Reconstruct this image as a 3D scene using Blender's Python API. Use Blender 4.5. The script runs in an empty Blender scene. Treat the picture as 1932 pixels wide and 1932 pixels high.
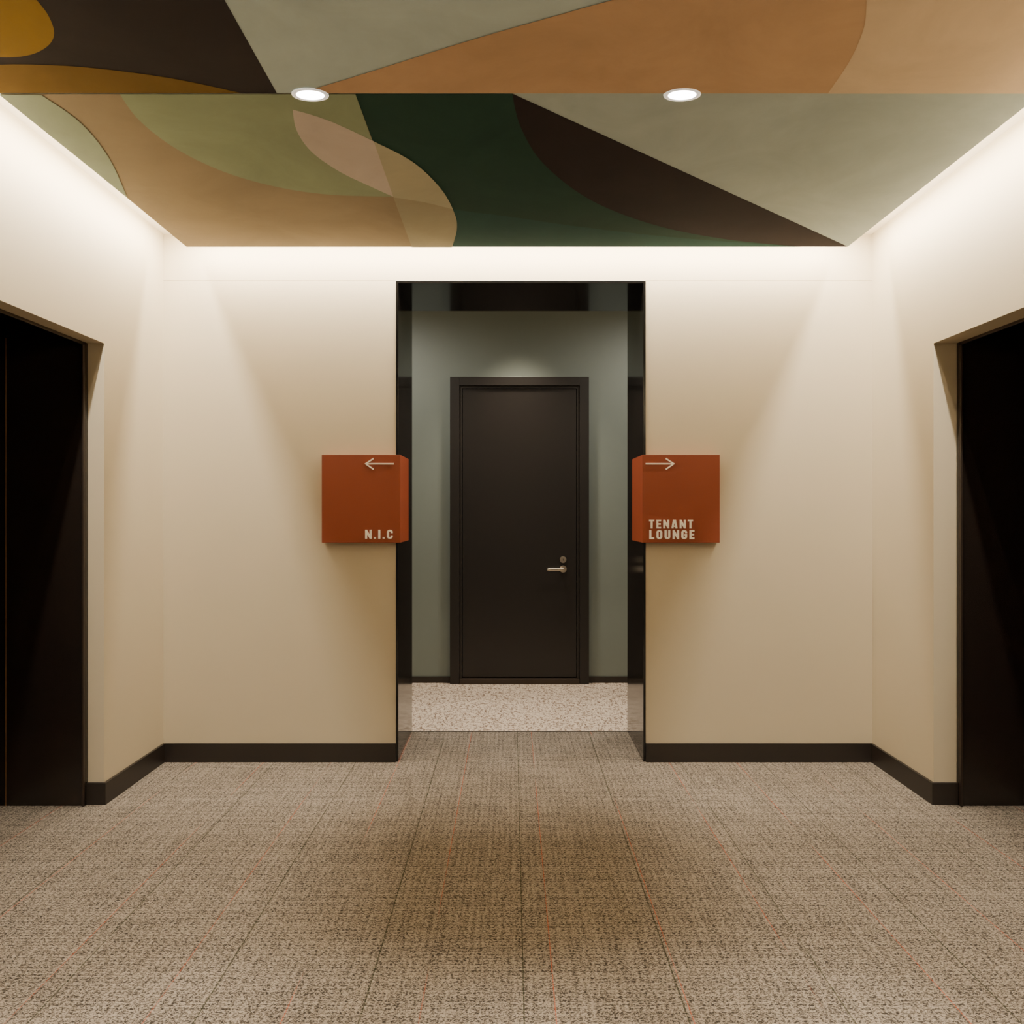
import bpy, bmesh, math
from mathutils import Vector, Matrix

F=1507.0; H=1.25; HP=1.278; CX=966.0
scene=bpy.context.scene
def lin(c):
    c=c/255.0
    return c/12.92 if c<=0.04045 else ((c+0.055)/1.055)**2.4
def rgb(r,g,b): return (lin(r),lin(g),lin(b),1.0)

# ---------------------------------------------------------------- materials
def mat(name,col,rough=0.6,metal=0.0,spec=0.5,coat=0.0,noise=0.0,nscale=3.0,bump=0.0,bscale=200,emis=None,est=0):
    m=bpy.data.materials.new(name); m.use_nodes=True
    nt=m.node_tree; b=nt.nodes['Principled BSDF']
    b.inputs['Base Color'].default_value=col
    b.inputs['Roughness'].default_value=rough
    b.inputs['Metallic'].default_value=metal
    b.inputs['Specular IOR Level'].default_value=spec
    b.inputs['Coat Weight'].default_value=coat
    if emis:
        b.inputs['Emission Color'].default_value=emis
        b.inputs['Emission Strength'].default_value=est
    g=nt.nodes.new('ShaderNodeNewGeometry')
    if noise>0:
        n=nt.nodes.new('ShaderNodeTexNoise'); n.inputs['Scale'].default_value=nscale
        n.inputs['Detail'].default_value=8; n.inputs['Roughness'].default_value=0.65
        n.inputs['Distortion'].default_value=0.6
        nt.links.new(g.outputs['Position'],n.inputs['Vector'])
        mr=nt.nodes.new('ShaderNodeMapRange')
        mr.inputs['From Min'].default_value=0.3; mr.inputs['From Max'].default_value=0.7
        mr.inputs['To Min'].default_value=1-noise; mr.inputs['To Max'].default_value=1+noise
        nt.links.new(n.outputs['Fac'],mr.inputs['Value'])
        vm=nt.nodes.new('ShaderNodeVectorMath'); vm.operation='SCALE'
        vm.inputs[0].default_value=col[:3]
        nt.links.new(mr.outputs['Result'],vm.inputs['Scale'])
        nt.links.new(vm.outputs['Vector'],b.inputs['Base Color'])
    if bump>0:
        n2=nt.nodes.new('ShaderNodeTexNoise'); n2.inputs['Scale'].default_value=bscale
        n2.inputs['Detail'].default_value=3
        nt.links.new(g.outputs['Position'],n2.inputs['Vector'])
        bp=nt.nodes.new('ShaderNodeBump'); bp.inputs['Strength'].default_value=bump
        bp.inputs['Distance'].default_value=0.002
        nt.links.new(n2.outputs['Fac'],bp.inputs['Height'])
        nt.links.new(bp.outputs['Normal'],b.inputs['Normal'])
    return m

class NB:
    def __init__(s,nt): s.nt=nt
    def sock(s,node,i,v):
        if hasattr(v,'is_linked') or isinstance(v,bpy.types.NodeSocket): s.nt.links.new(v,node.inputs[i])
        else: node.inputs[i].default_value=v
    def m(s,op,a,b=0.0,c=0.0,clamp=False):
        n=s.nt.nodes.new('ShaderNodeMath'); n.operation=op; n.use_clamp=clamp
        s.sock(n,0,a); s.sock(n,1,b); s.sock(n,2,c); return n.outputs[0]
    def comb(s,x,y,z=0.0):
        n=s.nt.nodes.new('ShaderNodeCombineXYZ'); s.sock(n,0,x); s.sock(n,1,y); s.sock(n,2,z); return n.outputs[0]
    def noise(s,vec,scale=1,detail=2,rough=0.5,dist=0.0):
        n=s.nt.nodes.new('ShaderNodeTexNoise'); s.nt.links.new(vec,n.inputs['Vector'])
        n.inputs['Scale'].default_value=scale; n.inputs['Detail'].default_value=detail
        n.inputs['Roughness'].default_value=rough; n.inputs['Distortion'].default_value=dist
        return n.outputs['Fac']
    def ramp(s,v,a,b,lo=0.0,hi=1.0):
        n=s.nt.nodes.new('ShaderNodeMapRange'); s.sock(n,0,v)
        n.inputs[1].default_value=a; n.inputs[2].default_value=b
        n.inputs[3].default_value=lo; n.inputs[4].default_value=hi; return n.outputs[0]
    def mix(s,f,a,b):
        n=s.nt.nodes.new('ShaderNodeMix'); n.data_type='RGBA'
        s.sock(n,0,f); s.sock(n,6,a); s.sock(n,7,b); return n.outputs[2]

def carpet_mat():
    m=bpy.data.materials.new('woven_carpet'); m.use_nodes=True; nt=m.node_tree
    b=nt.nodes['Principled BSDF']; N=NB(nt)
    g=nt.nodes.new('ShaderNodeNewGeometry'); sp=nt.nodes.new('ShaderNodeSeparateXYZ')
    nt.links.new(g.outputs['Position'],sp.inputs[0]); x,y=sp.outputs[0],sp.outputs[1]
    loops=N.noise(N.comb(N.m('MULTIPLY',x,155),N.m('MULTIPLY',y,245)),1.0,1.0,0.5,1.0)
    lp=N.ramp(loops,0.43,0.54)
    a=N.noise(N.comb(N.m('MULTIPLY',x,50),N.m('MULTIPLY',y,2.8)),1.0,1)
    c=N.noise(N.comb(N.m('MULTIPLY',x,2.8),N.m('MULTIPLY',y,50)),1.0,1)
    rows=N.m('SINE',N.m('MULTIPLY',y,2*math.pi/0.0165))
    cols=N.m('SINE',N.m('MULTIPLY',x,2*math.pi/0.022))
    s=N.m('ADD',N.m('MULTIPLY',a,0.9),N.m('MULTIPLY',c,1.1))
    shift=N.ramp(s,0.75,1.25,-0.12,0.12)
    shift=N.m('ADD',shift,N.m('ADD',N.m('MULTIPLY',rows,0.10),N.m('MULTIPLY',cols,0.07)))
    fac=N.m('ADD',N.m('MULTIPLY',lp,0.80),N.m('ADD',shift,0.07),0.0,True)
    col=N.mix(fac,rgb(59,53,47),rgb(161,150,137))
    def yarn(off,per,w,seedv,thr):
        fr=N.m('FRACT',N.m('DIVIDE',N.m('ADD',x,100*per-off+per*0.5),per))
        d=N.m('ABSOLUTE',N.m('SUBTRACT',fr,0.5))
        line=N.m('LESS_THAN',d,w/per)
        idx=N.m('FLOOR',N.m('DIVIDE',N.m('ADD',x,100*per-off+per*0.5),per))
        seg=N.noise(N.comb(N.m('MULTIPLY',idx,seedv),N.m('MULTIPLY',y,1.4)),1.0,1)
        on=N.ramp(seg,thr,thr+0.10)
        brk=N.ramp(N.noise(N.comb(0.0,N.m('MULTIPLY',y,160)),1.0,1),0.35,0.5)
        return N.m('MULTIPLY',N.m('MULTIPLY',line,on),brk)
    col=N.mix(N.m('MULTIPLY',yarn(0.03,0.405,0.0019,7.3,0.34),0.8),col,rgb(42,47,26))
    col=N.mix(N.m('MULTIPLY',yarn(0.109,0.3375,0.0016,3.7,0.38),0.65),col,rgb(178,80,44))
    nt.links.new(col,b.inputs['Base Color']); b.inputs['Roughness'].default_value=0.95
    b.inputs['Specular IOR Level'].default_value=0.1
    bp=nt.nodes.new('ShaderNodeBump'); bp.inputs['Strength'].default_value=0.4; bp.inputs['Distance'].default_value=0.003
    nt.links.new(lp,bp.inputs['Height']); nt.links.new(bp.outputs['Normal'],b.inputs['Normal'])
    return m

def fleck_mat():
    m=bpy.data.materials.new('flecked_corridor_floor'); m.use_nodes=True; nt=m.node_tree
    b=nt.nodes['Principled BSDF']; N=NB(nt)
    g=nt.nodes.new('ShaderNodeNewGeometry'); sp=nt.nodes.new('ShaderNodeSeparateXYZ')
    nt.links.new(g.outputs['Position'],sp.inputs[0]); x,y=sp.outputs[0],sp.outputs[1]
    n1=N.noise(N.comb(N.m('MULTIPLY',x,80),N.m('MULTIPLY',y,30)),1.0,2,0.6,1.0)
    n2=N.noise(N.comb(N.m('MULTIPLY',x,45),N.m('MULTIPLY',y,45)),1.0,3,0.6,1.0)
    f1=N.ramp(n1,0.54,0.60); f2=N.ramp(n2,0.39,0.47)
    col=N.mix(f2,rgb(148,126,107),rgb(218,202,184))
    col=N.mix(f1,col,rgb(120,97,80))
    nt.links.new(col,b.inputs['Base Color']); b.inputs['Roughness'].default_value=0.7
    return m

def wall_mat():
    m=bpy.data.materials.new('cream_wall_paint'); m.use_nodes=True; nt=m.node_tree
    b=nt.nodes['Principled BSDF']; N=NB(nt)
    g=nt.nodes.new('ShaderNodeNewGeometry')
    n=N.noise(g.outputs['Position'],2.5,4)
    col=N.mix(n,rgb(189,176,151),rgb(194,181,156))
    nt.links.new(col,b.inputs['Base Color']); b.inputs['Roughness'].default_value=0.6
    b.inputs['Specular IOR Level'].default_value=0.3
    return m

M_wall=wall_mat()
M_white=mat('ceiling_white_paint',rgb(232,222,204),0.8)
M_carpet=carpet_mat(); M_fleck=fleck_mat()
M_green=mat('grey_green_wall_paint',rgb(120,129,123),0.5,noise=0.02)
M_base=mat('dark_rubber_baseboard',rgb(38,32,28),0.4)
M_black=mat('polished_black_metal',rgb(16,15,14),0.12,coat=0.0,spec=0.5)
M_elev=mat('black_elevator_steel',rgb(36,29,25),0.22,spec=0.6)
M_seam=mat('bronze_seam',rgb(150,108,74),0.4,metal=0.4)
M_frame=mat('dark_steel_frame',rgb(64,54,47),0.3,metal=0.5)
M_door=mat('dark_brown_door_laminate',rgb(33,29,27),0.36,noise=0.04)
M_dframe=mat('dark_brown_door_frame',rgb(32,28,26),0.42)
M_sill=mat('bronze_threshold',rgb(60,50,42),0.4,metal=0.3)
M_nickel=mat('satin_nickel',rgb(200,190,174),0.3,metal=1.0)
M_key=mat('keyhole_dark',rgb(25,20,16),0.5)
M_sign=mat('rust_orange_sign_paint',rgb(132,56,25),0.5,noise=0.02)
M_letter=mat('cream_lettering',rgb(250,244,230),0.5)
M_trimw=mat('white_trim_lit_glow',rgb(245,244,240),0.4,emis=(1,.97,.92,1),est=.45)  # ring gives no light of its own; faint glow added so it looks lit
M_lens=mat('glowing_lens',rgb(255,250,240),0.4,emis=(1,0.96,0.9,1),est=18)

# ---------------------------------------------------------------- mesh helpers
def link(o): scene.collection.objects.link(o); return o
def add_box(bm,lo,hi,mi=0):
    x0,y0,z0=lo; x1,y1,z1=hi
    v=[bm.verts.new(p) for p in [(x0,y0,z0),(x1,y0,z0),(x1,y1,z0),(x0,y1,z0),(x0,y0,z1),(x1,y0,z1),(x1,y1,z1),(x0,y1,z1)]]
    for f in [(0,3,2,1),(4,5,6,7),(0,1,5,4),(1,2,6,5),(2,3,7,6),(3,0,4,7)]:
        fc=bm.faces.new([v[i] for i in f]); fc.material_index=mi
def finish(bm,name,mats,parent=None,bevel=0,smooth=False,origin=None):
    me=bpy.data.meshes.new(name)
    if origin is not None:
        bmesh.ops.translate(bm,verts=bm.verts,vec=-Vector(origin))
    bm.to_mesh(me); bm.free()
    for m_ in (mats if isinstance(mats,list) else [mats]): me.materials.append(m_)
    o=link(bpy.data.objects.new(name,me))
    if origin is not None: o.location=origin
    if smooth:
        for p in me.polygons: p.use_smooth=True
    if bevel:
        md=o.modifiers.new('bevel','BEVEL'); md.width=bevel; md.segments=2; md.limit_method='ANGLE'
    if parent:
        o.parent=parent; o.matrix_parent_inverse=Matrix.Translation(-Vector(parent.location))
    return o
def boxes(name,lst,m,parent=None,bevel=0,origin=None):
    bm=bmesh.new()
    for lo,hi in lst: add_box(bm,lo,hi)
    return finish(bm,name,m,parent,bevel,origin=origin)
def empty(name,loc):
    e=link(bpy.data.objects.new(name,None)); e.location=loc; e.empty_display_size=0.1; return e
def meta(o,label,cat=None,kind=None,group=None):
    o['label']=label
    if cat: o['category']=cat
    if kind: o['kind']=kind
    if group: o['group']=group
def struct(o,label,cat): meta(o,label,cat,'structure'); return o

# ---------------------------------------------------------------- room shell
XL,XR=-1.746,1.805; TL,TR=0.070,0.098
D1,DB,D2=4.0,4.55,5.85; ZC=2.641; YR=-2.6
OE=3.42; ON=2.22; ZH=1.972
PXL,PXR=-0.581,0.669; PZ=2.407     # portal outer
CABX=1.35; BT=0.012; BH=0.093

struct(boxes('floor',[((XL-TL-CABX-.05,YR,-0.05),(XR+TR+CABX+.05,4.54,0))],M_carpet),'beige and brown woven loop carpet with thin orange and green yarns','carpet floor')
struct(boxes('floor.001',[((-3.3,4.545,-0.05),(3.4,D2,0))],M_fleck),'pale flecked corridor floor beyond the black portal','floor')
struct(boxes('trim_1',[((-3.3,4.54,-0.05),(3.4,4.545,0.002))],M_frame),'thin dark transition strip between carpet and corridor floor','trim')
struct(boxes('wall_left',[((XL-TL,OE,0),(XL,D1,ZC)),((XL-TL,ON,ZH),(XL,OE,ZC)),((XL-TL,YR,0),(XL,ON,ZC))],M_wall),'cream painted lobby wall with elevator opening','wall')
struct(boxes('wall_right',[((XR,OE,0),(XR+TR,D1,ZC)),((XR,ON,ZH),(XR+TR,OE,ZC)),((XR,YR,0),(XR+TR,ON,ZC))],M_wall),'cream painted lobby wall with elevator opening','wall')
struct(boxes('wall_back',[((-3.3,D1,0),(PXL,DB-.01,PZ)),((PXR,D1,0),(3.4,DB-.01,PZ)),((-3.3,D1,PZ+0.0015),(3.4,DB-.01,2.85))],M_wall),'cream painted end wall around the black portal','wall')
struct(boxes('wall_corridor',[((-3.3,D2,0),(3.4,D2+0.1,2.85)),((-3.4,DB,0),(-3.3,D2,2.85)),((3.4,DB,0),(3.5,D2,2.85))],M_green),'grey green painted corridor wall','wall')
struct(boxes('ceiling',[((XL-TL,YR,ZC),(XR+TR,D1,ZC+0.1))],M_white),'white painted upper ceiling above the mural panel','ceiling')
struct(boxes('ceiling.001',[((-3.4,DB-.01,2.85),(3.5,D2+.1,2.95))],M_white),'white corridor ceiling','ceiling')

struct(boxes('baseboard_back',[((XL,D1-BT,0),(PXL,D1,BH)),((PXR,D1-BT,0),(XR,D1,BH))],M_base),'dark brown baseboard along the end wall','baseboard')
struct(boxes('baseboard_left',[((XL,OE-BT,0),(XL+BT,D1-BT,BH)),((XL-TL,OE-BT,0),(XL,OE,BH)),((XL,YR,0),(XL+BT,ON,BH))],M_base),'dark brown baseboard beside the elevator','baseboard')
struct(boxes('baseboard_right',[((XR-BT,OE-BT,0),(XR,D1-BT,BH)),((XR,OE-BT,0),(XR+TR,OE,BH)),((XR-BT,YR,0),(XR,ON,BH))],M_base),'dark brown baseboard beside the elevator','baseboard')
struct(boxes('baseboard_corridor',[((-3.3,D2-.01,0),(-.452,D2,0.046)),((.561,D2-.01,0),(3.4,D2,0.046))],M_base),'low dark baseboard on the corridor wall','baseboard')

# ---------------------------------------------------------------- black portal
bm=bmesh.new(); ti=0.012; y0=D1-0.004
add_box(bm,(PXL,y0,0),(PXL+ti,DB,PZ)); add_box(bm,(PXR-ti,y0,0),(PXR,DB,PZ)); add_box(bm,(PXL+ti,y0,PZ-ti),(PXR-ti,DB,PZ))
o=finish(bm,'trim_2',M_black,bevel=0.001)
struct(o,'polished black metal portal lining the doorway','door portal')

# ---------------------------------------------------------------- corridor door
dr=empty('door_1',(0.054,D2,0)); struct(dr,'tall dark brown flush door with nickel lever in dark frame','door')
fx0,fx1,fz=-0.450,0.559,2.232; lx0,lx1,lz=-0.361,0.470,2.147
boxes('frame',[((fx0,D2-.05,0),(lx0-.022,D2-.001,fz)),((lx1+.022,D2-.05,0),(fx1,D2-.001,fz)),((lx0-.022,D2-.05,lz+.022),(lx1+.022,D2-.001,fz)),
   ((lx0-.022,D2-.034,0),(lx0-.003,D2-.001,lz+.022)),((lx1+.003,D2-.034,0),(lx1+.022,D2-.001,lz+.022)),((lx0-.003,D2-.034,lz+.003),(lx1+.003,D2-.001,lz+.022))],M_dframe,dr,0.0015)
boxes('leaf',[((lx0,D2-.026,0.046),(lx1,D2-.001,lz))],M_door,dr,0.002)
boxes('threshold',[((lx0-.02,D2-.06,0),(lx1+.02,D2-.001,0.04))],M_sill,dr,0.004)
def cyl(bm,c,r,h,axis='Y',seg=32,mi=0):
    M=Matrix.Translation(c)@(Matrix.Rotation(math.pi/2,4,'X') if axis=='Y' else Matrix.Rotation(math.pi/2,4,'Y') if axis=='X' else Matrix())
    r_=bmesh.ops.create_cone(bm,cap_ends=True,segments=seg,radius1=r,radius2=r,depth=h,matrix=M)
    for v in r_['verts']:
        for f in v.link_faces: f.material_index=mi
ys=D2-.026
bm=bmesh.new(); zc=0.835; xc=0.372
cyl(bm,(xc,ys-.006,zc),.026,.012); cyl(bm,(xc,ys-.03,zc),.011,.05)
pts=[Vector((xc,ys-.052,zc)),Vector((xc-.02,ys-.056,zc)),Vector((xc-.06,ys-.056,zc-.001)),Vector((xc-.105,ys-.056,zc-.002)),Vector((xc-.118,ys-.054,zc-.002))]
rings=[]
for i,p in enumerate(pts):
    ring=[]; rr=.0105 if i<4 else .008
    for k in range(16):
        a=2*math.pi*k/16; ring.append(bm.verts.new((p.x,p.y+rr*.8*math.cos(a),p.z+rr*math.sin(a))))
    rings.append(ring)
for i in range(len(rings)-1):
    for k in range(16): bm.faces.new((rings[i][k],rings[i][(k+1)%16],rings[i+1][(k+1)%16],rings[i+1][k]))
bm.faces.new(rings[0]); bm.faces.new(rings[-1])
bmesh.ops.recalc_face_normals(bm,faces=bm.faces)
h=finish(bm,'handle',M_nickel,dr,0.0015); h['label']='satin nickel lever handle'
bm=bmesh.new(); zl=0.903
cyl(bm,(xc,ys-.006,zl),.024,.012); cyl(bm,(xc,ys-.014,zl),.015,.012); add_box(bm,(xc-.0018,ys-.0215,zl-.007),(xc+.0018,ys-.019,zl+.007),1)
h=finish(bm,'lock',[M_nickel,M_key],dr,0.001); h['label']='round nickel keyed lock cylinder'

# ---------------------------------------------------------------- elevators
def elevator(side):
    if side<0: xi=XL-TL; sgn=-1; nm='elevator'
    else: xi=XR+TR; sgn=1; nm='elevator'
    xo=xi+sgn*CABX
    e=empty(nm,((xi+xo)/2,(ON+OE)/2,0))
    def bx(name,x0,x1,ya,yb,za,zb,m,bev=0):
        return boxes(name,[((min(x0,x1),ya,za),(max(x0,x1),yb,zb))],m,e,bev)
    bx('side_panel',xi,xo,OE-.022,OE-.002,0,2.06,M_elev)
    bx('side_panel',xi,xo,ON,ON+.02,0,2.06,M_elev)
    bx('rear_panel',xo,xo+sgn*.02,ON,OE-.002,0,2.06,M_elev)
    bx('roof_panel',xi,xo,ON+.02,OE-.022,2.04,2.06,M_elev)
    ft=.008
    boxes('door_frame',[((min(xi,xi+sgn*ft),OE-.036,0),(max(xi,xi+sgn*ft),OE-.022,ZH)),
        ((min(xi,xi+sgn*ft),ON+.02,ZH-.012),(max(xi,xi+sgn*ft),OE-.022,ZH+.0)),
        ((min(xi,xi+sgn*ft),ON+.02,ZH),(max(xi,xi+sgn*ft),OE-.022,2.04))],M_frame,e,.001)
    if side<0: bx('seam_strip',-2.155,-2.151,OE-.0235,OE-.022,0,1.99,M_seam)
    return e
e1=elevator(-1); meta(e1,'glossy black elevator with bronze panel seam in cream wall recess','elevator',group='elevators facing each other across the lobby')
e2=elevator(1); meta(e2,'glossy black elevator with thin steel frame in cream recess','elevator',group='elevators facing each other across the lobby')

# ---------------------------------------------------------------- mural ceiling panels
PL,PR=-1.566,1.617; DS=2.437; DE=3.844; ZP=H+HP
def P(px,py):
    q=HP/(CX-py); return ((px-CX)*q,F*q)
def spline(pts,n=10):
    out=[]; p=[pts[0]]+list(pts)+[pts[-1]]
    for i in range(1,len(p)-2):
        for k in range(n):
            t=k/n; a,b,c,d=p[i-1],p[i],p[i+1],p[i+2]
            out.append(tuple(0.5*((2*b[j])+(-a[j]+c[j])*t+(2*a[j]-5*b[j]+4*c[j]-d[j])*t*t+(-a[j]+3*b[j]-3*c[j]+d[j])*t**3) for j in (0,1)))
    out.append(tuple(pts[-1])); return out
def W(l): return [P(*q) for q in l]
def mural(name,d0,d1,base,layers,parent=None):
    bm=bmesh.new(); mats=[M_white,base]
    add_box(bm,(PL,d0,ZP),(PR,d1,ZP+.035),0)
    for hx in (PL+.4,0,PR-.4):          # suspension cleats up to the slab
        for hy in (d0+.3,(d0+d1)/2,d1-.3): add_box(bm,(hx-.03,hy-.03,ZP+.035),(hx+.03,hy+.03,ZC),0)
    def poly(pts,mi,z):
        cl=[]
        for x,d in pts:
            q=(min(max(x,PL),PR),min(max(d,d0),d1))
            if not cl or (abs(q[0]-cl[-1][0])+abs(q[1]-cl[-1][1]))>1e-5: cl.append(q)
        if abs(cl[0][0]-cl[-1][0])+abs(cl[0][1]-cl[-1][1])<1e-5: cl.pop()
        area=sum(cl[i][0]*cl[(i+1)%len(cl)][1]-cl[(i+1)%len(cl)][0]*cl[i][1] for i in range(len(cl)))
        if area>0: cl=cl[::-1]
        f=bm.faces.new([bm.verts.new((x,d,z)) for x,d in cl]); f.material_index=mi
    poly([(PL,d0),(PR,d0),(PR,d1),(PL,d1)],1,ZP-.0004)
    for i,(pts,m_) in enumerate(layers):
        if m_ not in mats: mats.append(m_)
        poly(pts,mats.index(m_),ZP-.0004*(i+2))
    return finish(bm,name,mats)
def paint(n,r,g,b): return mat('mural_'+n,rgb(r,g,b),0.9,spec=0.08,noise=0.11,nscale=2.6,bump=0.15,bscale=60)
c_sage=paint('sage',170,183,182); c_brown=paint('dark_brown',46,40,42); c_green=paint('dark_green',41,68,60)
c_tan=paint('tan',150,136,113); c_olive=paint('olive',146,158,131); c_pink=paint('pink_beige',197,186,179)
c_sand=paint('sand',176,171,148); c_sand2=paint('dark_sand',160,153,130); c_pale=paint('pale_olive',147,160,143)
c_teal=paint('teal',41,76,71); c_sage2=paint('pale_sage',183,199,200); c_brown2=paint('umber',57,52,53)
c_ochre=paint('ochre',142,114,50); c_ochre2=paint('brown_ochre',118,94,48); c_orange=paint('orange_tan',194,161,128)
c_lor=paint('light_orange',212,190,162)
curveG=spline([(967,175),(972,205),(985,245),(1018,300),(1080,355),(1150,394),(1250,428),(1370,451),(1500,464),(1520,465)])
curveO=spline([(225,175),(262,225),(330,278),(420,322),(520,351),(620,366),(740,370)])
leafU=spline([(552,205),(620,226),(705,265),(780,305),(832,355),(857,400),(862,430),(853,465)])
leafL=spline([(552,205),(560,245),(588,285),(640,322),(700,351),(742,370)])
rear=[
 (W([(0,175),(967,175),(1602,465),(352,465),(0,175)]),c_brown),
 (W([(0,175)]+curveG+[(352,465)]),c_green),
 (W(spline([(742,370),(862,395),(960,408),(1100,428),(1280,448),(1500,464)])+[(1500,465),(700,465)]),c_teal),
 (W([(0,175),(670,175),(777,465),(352,465)]),c_tan),
 (W(curveO+[(670,175)]),c_olive),
 (W(spline([(552,205),(620,226),(705,265)])+[(742,370)]+leafL[::-1]),c_pink),
 (W([(705,265)]+leafU[20:]+[(777,465),(742,370)]),c_sand),
 (W([(742,370)]+spline([(744,371),(800,380),(854,393)])+[q for q in leafU if q[1]>395]+[(777,465)]),c_sand2),
 (W([(-20,175)]+spline([(75,175),(150,228),(205,295),(240,371)])),c_pale),
]
p1=mural('painted_ceiling_panel',DS+.0015,DE,c_sage,rear)
meta(p1,'ceiling panel painted with green, tan, pink and brown abstract shapes','ceiling mural')
fr=[
 ([(PL,DS),(-.717,DS),(-.717,YR),(PL,YR)],c_brown2),
 (W(spline([(-100,98),(0,107),(55,103),(90,86),(102,62),(92,30),(70,0),(20,-60),(-80,-120),(-210,-60),(-220,60),(-100,98)])),c_ochre),
 (W([(-300,174)]+spline([(-160,150),(-100,130),(0,121),(100,122),(200,130),(330,148),(455,174.6)])),c_ochre2),
 (W(spline([(565,175),(700,134),(900,71),(1150,0)]))+[(PR,1.30),(PR,DS)],c_orange),
 ([(.963,DS)]+W(spline([(1562,175),(1605,110),(1630,50),(1635,0)]))[1:]+[(.72,1.765),(PR,1.30),(PR,DS)],c_lor),
]
p2=mural('painted_ceiling_panel',YR,DS-.0015,c_sage2,fr)
meta(p2,'ceiling panel painted with ochre, brown, sage and orange abstract shapes','ceiling mural')

# ---------------------------------------------------------------- recessed downlights
def downlight(px):
    x,d=P(px,177.5); zb=ZP-.0045
    e=empty('recessed_downlight',(x,d,zb))
    ry=.66
    def ring(bm,prof):
        prev=None; n=64
        for r,z in prof:
            cur=[bm.verts.new((x+r*math.cos(2*math.pi*k/n),d+r*ry*math.sin(2*math.pi*k/n),z)) for k in range(n)]
            if prev:
                for k in range(n): bm.faces.new((prev[k],prev[(k+1)%n],cur[(k+1)%n],cur[k]))
            prev=cur
        return prev
    bm=bmesh.new(); ring(bm,[(.057,zb+.0035),(.056,zb+.0005),(.046,zb),(.041,zb+.002)])
    bmesh.ops.recalc_face_normals(bm,faces=bm.faces); finish(bm,'trim_ring',M_trimw,e,smooth=True)
    bm=bmesh.new(); l=ring(bm,[(.043,zb+.001)]); f=bm.faces.new(l[::-1]); finish(bm,'lens',M_lens,e)
    meta(e,'round recessed ceiling downlight with white trim, switched on','downlight',group='recessed downlights in mural ceiling')
downlight(585.5); downlight(1287)

# ---------------------------------------------------------------- signs
def stroke(bm,pts,w,y,th,ox,oz,s,mi=0,closed=False):
    P2=[Vector((a*s+ox,b*s+oz)) for a,b in pts]; n=len(P2); L=[];R=[]
    for i in range(n):
        if closed: a=P2[i-1]; c=P2[(i+1)%n]
        else: a=P2[i-1] if i>0 else None; c=P2[i+1] if i<n-1 else None
        d1=(P2[i]-a).normalized() if a is not None and (P2[i]-a).length>1e-7 else None
        d2=(c-P2[i]).normalized() if c is not None and (c-P2[i]).length>1e-7 else None
        if d1 is None: d1=d2
        if d2 is None: d2=d1
        n1=Vector((-d1.y,d1.x)); n2=Vector((-d2.y,d2.x)); m=(n1+n2).normalized(); k=w*s/2/max(.35,m.dot(n1))
        L.append(P2[i]+m*k); R.append(P2[i]-m*k)
    vf=[(bm.verts.new((l.x,y,l.y)),bm.verts.new((r.x,y,r.y)),bm.verts.new((l.x,y+th,l.y)),bm.verts.new((r.x,y+th,r.y))) for l,r in zip(L,R)]
    rng=range(n) if closed else range(n-1)
    for i in rng:
        a=vf[i]; b=vf[(i+1)%n]
        bm.faces.new((a[0],b[0],b[1],a[1])); bm.faces.new((a[2],a[3],b[3],b[2])); bm.faces.new((a[0],a[2],b[2],b[0])); bm.faces.new((a[1],b[1],b[3],a[3]))
    if not closed:
        for a in (vf[0],vf[-1]): bm.faces.new((a[0],a[1],a[3],a[2]))
SW=.18; w_=.5
def arc(cx,cz,r,a0,a1,n=6): return [(cx+r*math.cos(math.radians(a0+(a1-a0)*i/n)),cz+r*math.sin(math.radians(a0+(a1-a0)*i/n))) for i in range(n+1)]
h_=SW/2; r_=.155; lo_=h_; hi_=1-h_; xr=w_-h_
GL={
 'I':(SW,[[(h_,0),(h_,1)]]),
 'T':(.48,[[(.24,0),(.24,.9)],[(0,hi_),(.48,hi_)]]),
 'L':(.42,[[(h_,0),(h_,1)],[(h_,lo_),(.42,lo_)]]),
 'E':(.43,[[(h_,0),(h_,1)],[(h_,lo_),(.43,lo_)],[(h_,.5),(.40,.5)],[(h_,hi_),(.43,hi_)]]),
 'N':(.56,[[(h_,0),(h_,1)],[(.56-h_,0),(.56-h_,1)],[(h_,.93),(.56-h_,.07)]]),
 'A':(.56,[[(.085,0),(.24,1)],[(.475,0),(.32,1)],[(.15,.25),(.41,.25)],[(.2,.93),(.36,.93)]]),
 'U':(w_,[[(h_,1)]+arc(h_+r_,lo_+r_,r_,180,270)+arc(xr-r_,lo_+r_,r_,270,360)+[(xr,1)]]),
 'O':(w_,[arc(h_+r_,hi_-r_,r_,90,180)+arc(h_+r_,lo_+r_,r_,180,270)+arc(xr-r_,lo_+r_,r_,270,360)+arc(xr-r_,hi_-r_,r_,0,90)]),
 'C':(w_,[[(xr,.62),(xr,hi_-r_)]+arc(xr-r_,hi_-r_,r_,0,90)[1:]+arc(h_+r_,hi_-r_,r_,90,180)+arc(h_+r_,lo_+r_,r_,180,270)+arc(xr-r_,lo_+r_,r_,270,360)[:-1]+[(xr,lo_+r_),(xr,.38)]]),
 'G':(w_,[[(xr,.64),(xr,hi_-r_)]+arc(xr-r_,hi_-r_,r_,0,90)[1:]+arc(h_+r_,hi_-r_,r_,90,180)+arc(h_+r_,lo_+r_,r_,180,270)+arc(xr-r_,lo_+r_,r_,270,360)[:-1]+[(xr,lo_+r_),(xr,.5)],[(.27,.45),(w_,.45)]]),
 '.':(SW,[[(h_,0),(h_,.19)]]),
}
GAP=.2
def width(t): return sum(GL[c][0] for c in t)+GAP*(len(t)-1)
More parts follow.
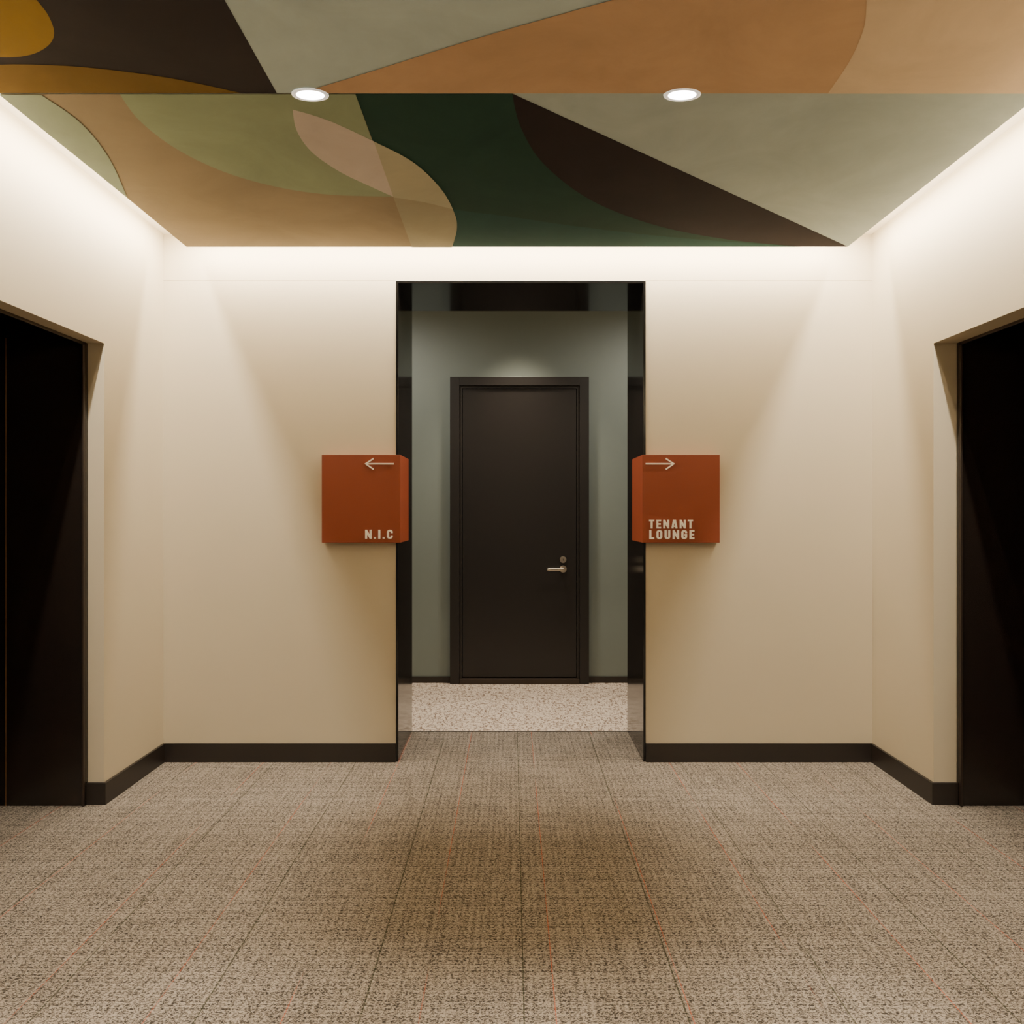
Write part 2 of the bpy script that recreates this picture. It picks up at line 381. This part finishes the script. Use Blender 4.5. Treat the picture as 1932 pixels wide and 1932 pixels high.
def text(bm,t,x,z,hgt,y,total=None):
    s=hgt; k=(total/(width(t)*s)) if total else 1
    cx=0; n0=len(bm.verts)
    for c in t:
        for i,st in enumerate(GL[c][1]):
            clean=[st[0]]
            for q in st[1:]:
                if abs(q[0]-clean[-1][0])+abs(q[1]-clean[-1][1])>.02: clean.append(q)
            if c=='O' and abs(clean[0][0]-clean[-1][0])+abs(clean[0][1]-clean[-1][1])<.02: clean.pop()
            wd=SW if not (c=='A' and i>=2) else .14
            stroke(bm,clean,wd,y-.0003*i,.003,x+cx*s,z,s,closed=(c=='O'))
        cx+=GL[c][0]+GAP
    bm.verts.ensure_lookup_table()
    for v in bm.verts[n0:]: v.co.x=x+(v.co.x-x)*k
yF=3.95; SC=F/yF
def sx(px): return (px-CX)/SC
def sz(py): return H+(CX-py)/SC
def sign(nm,xo,xi,jamb,leg,lab):
    e=empty(nm,((xo+xi)/2,yF,sz(1024)))
    z0,z1=sz(1024),sz(858)
    bm=bmesh.new()
    prof=[(xo,yF),(xi,yF),(xi,leg),(jamb,leg),(jamb,D1-.004),(xo,D1-.004)]
    lo=[bm.verts.new((x,y,z0)) for x,y in prof]; hi=[bm.verts.new((x,y,z1)) for x,y in prof]
    bm.faces.new(lo); bm.faces.new(hi)
    for i in range(6): bm.faces.new((lo[i],lo[(i+1)%6],hi[(i+1)%6],hi[i]))
    bmesh.ops.recalc_face_normals(bm,faces=bm.faces)
    finish(bm,'body',M_sign,e,.0012)
    meta(e,lab,'wall sign'); return e
s1=sign('wayfinding_sign',sx(607),sx(755),PXL+ti,4.274,'rust red corner sign reading NIC with arrow beside black portal')
s2=sign('wayfinding_sign',sx(1358),sx(1212),PXR-ti,4.29,'rust red corner sign reading TENANT LOUNGE with arrow')
yt=yF-.0025
def arrow(x0,x1,e,pz=875):
    bm=bmesh.new(); z=sz(pz); dx=(15/SC)*(1 if x1>x0 else -1)
    stroke(bm,[(x1,z),(x0,z)],.0066,yt,.003,0,0,1)
    stroke(bm,[(x0+dx,z+10/SC),(x0,z),(x0+dx,z-10.5/SC)],.0066,yt-.0003,.003,0,0,1)
    bmesh.ops.recalc_face_normals(bm,faces=bm.faces); o=finish(bm,'arrow',M_letter,e); o['label']='cream painted arrow'
arrow(sx(690),sx(743),s1); arrow(sx(1271),sx(1218),s2)
def letters(lst,e,lab):
    bm=bmesh.new()
    for t,xa,xb,ya,yb in lst: text(bm,t,sx(xa),sz(yb),(yb-ya)/SC,yt,(xb-xa)/SC)
    bmesh.ops.recalc_face_normals(bm,faces=bm.faces); o=finish(bm,'lettering',M_letter,e); o['label']=lab
letters([('N.I.C',689,741,999.5,1016.5)],s1,'bold cream letters N.I.C')
letters([('TENANT',1224.5,1307.5,980.5,997),('LOUNGE',1225,1310,1000,1017)],s2,'bold cream letters TENANT LOUNGE')

# ---------------------------------------------------------------- lights
def area(name,loc,sx_,sy_,power,col,rot=(0,0,0),spread=180):
    l=bpy.data.lights.new(name,'AREA'); l.shape='RECTANGLE'; l.size=sx_; l.size_y=sy_; l.energy=power; l.color=col; l.spread=math.radians(spread)
    o=link(bpy.data.objects.new(name,l)); o.location=loc; o.rotation_euler=rot; return o
warm=(1.0,.91,.765); warm2=(1.0,.88,.68)
zl=ZC-.012
LY0,LY1=YR+.1,3.87
area('cove_light',(-1.606,(LY0+LY1)/2,zl),.02,LY1-LY0,130,warm)
area('cove_light',(1.658,(LY0+LY1)/2,zl),.02,LY1-LY0,130,warm)
area('cove_light',(.03,3.869,zl),3.2,.02,60,warm)
# LED tape on the panel edges, facing the walls
ze=ZP+.018
area('edge_light',(PL-.003,(LY0+DE)/2,ze),.02,DE-LY0,42,warm2,(0,math.pi/2,0))
area('edge_light',(PR+.003,(LY0+DE)/2,ze),.02,DE-LY0,42,warm2,(0,-math.pi/2,0))
area('edge_light',((PL+PR)/2,DE+.003,ze),PR-PL,.02,24,warm2,(math.pi/2,0,0))
# corridor lights
def spot(name,loc,e_,deg,col=(1,.93,.82),blend=1):
    l=bpy.data.lights.new(name,'SPOT'); l.energy=e_; l.spot_size=math.radians(deg); l.spot_blend=blend; l.color=col; l.shadow_soft_size=.06
    o=link(bpy.data.objects.new(name,l)); o.location=loc; return o
spot('corridor_light',(-.95,5.0,2.80),66,175)
spot('corridor_light',(1.1,5.0,2.80),66,175)
spot('corridor_light',(.05,5.45,2.82),150,86,(1,.84,.64))
# more downlights, further back in the lobby
for x in (-.5,.5): spot('lobby_light',(x,1.35,ZP-.03),210,48,warm,.6)
w=bpy.data.worlds.new('World'); scene.world=w; w.use_nodes=True
w.node_tree.nodes['Background'].inputs['Color'].default_value=(1,.95,.88,1)
w.node_tree.nodes['Background'].inputs['Strength'].default_value=0.12

cam=bpy.data.cameras.new('camera'); cam.sensor_width=36; cam.lens=F/1932*36; cam.clip_start=.05
co=link(bpy.data.objects.new('camera',cam)); co.location=(0,0,H); co.rotation_euler=(math.pi/2,0,0)
scene.camera=co
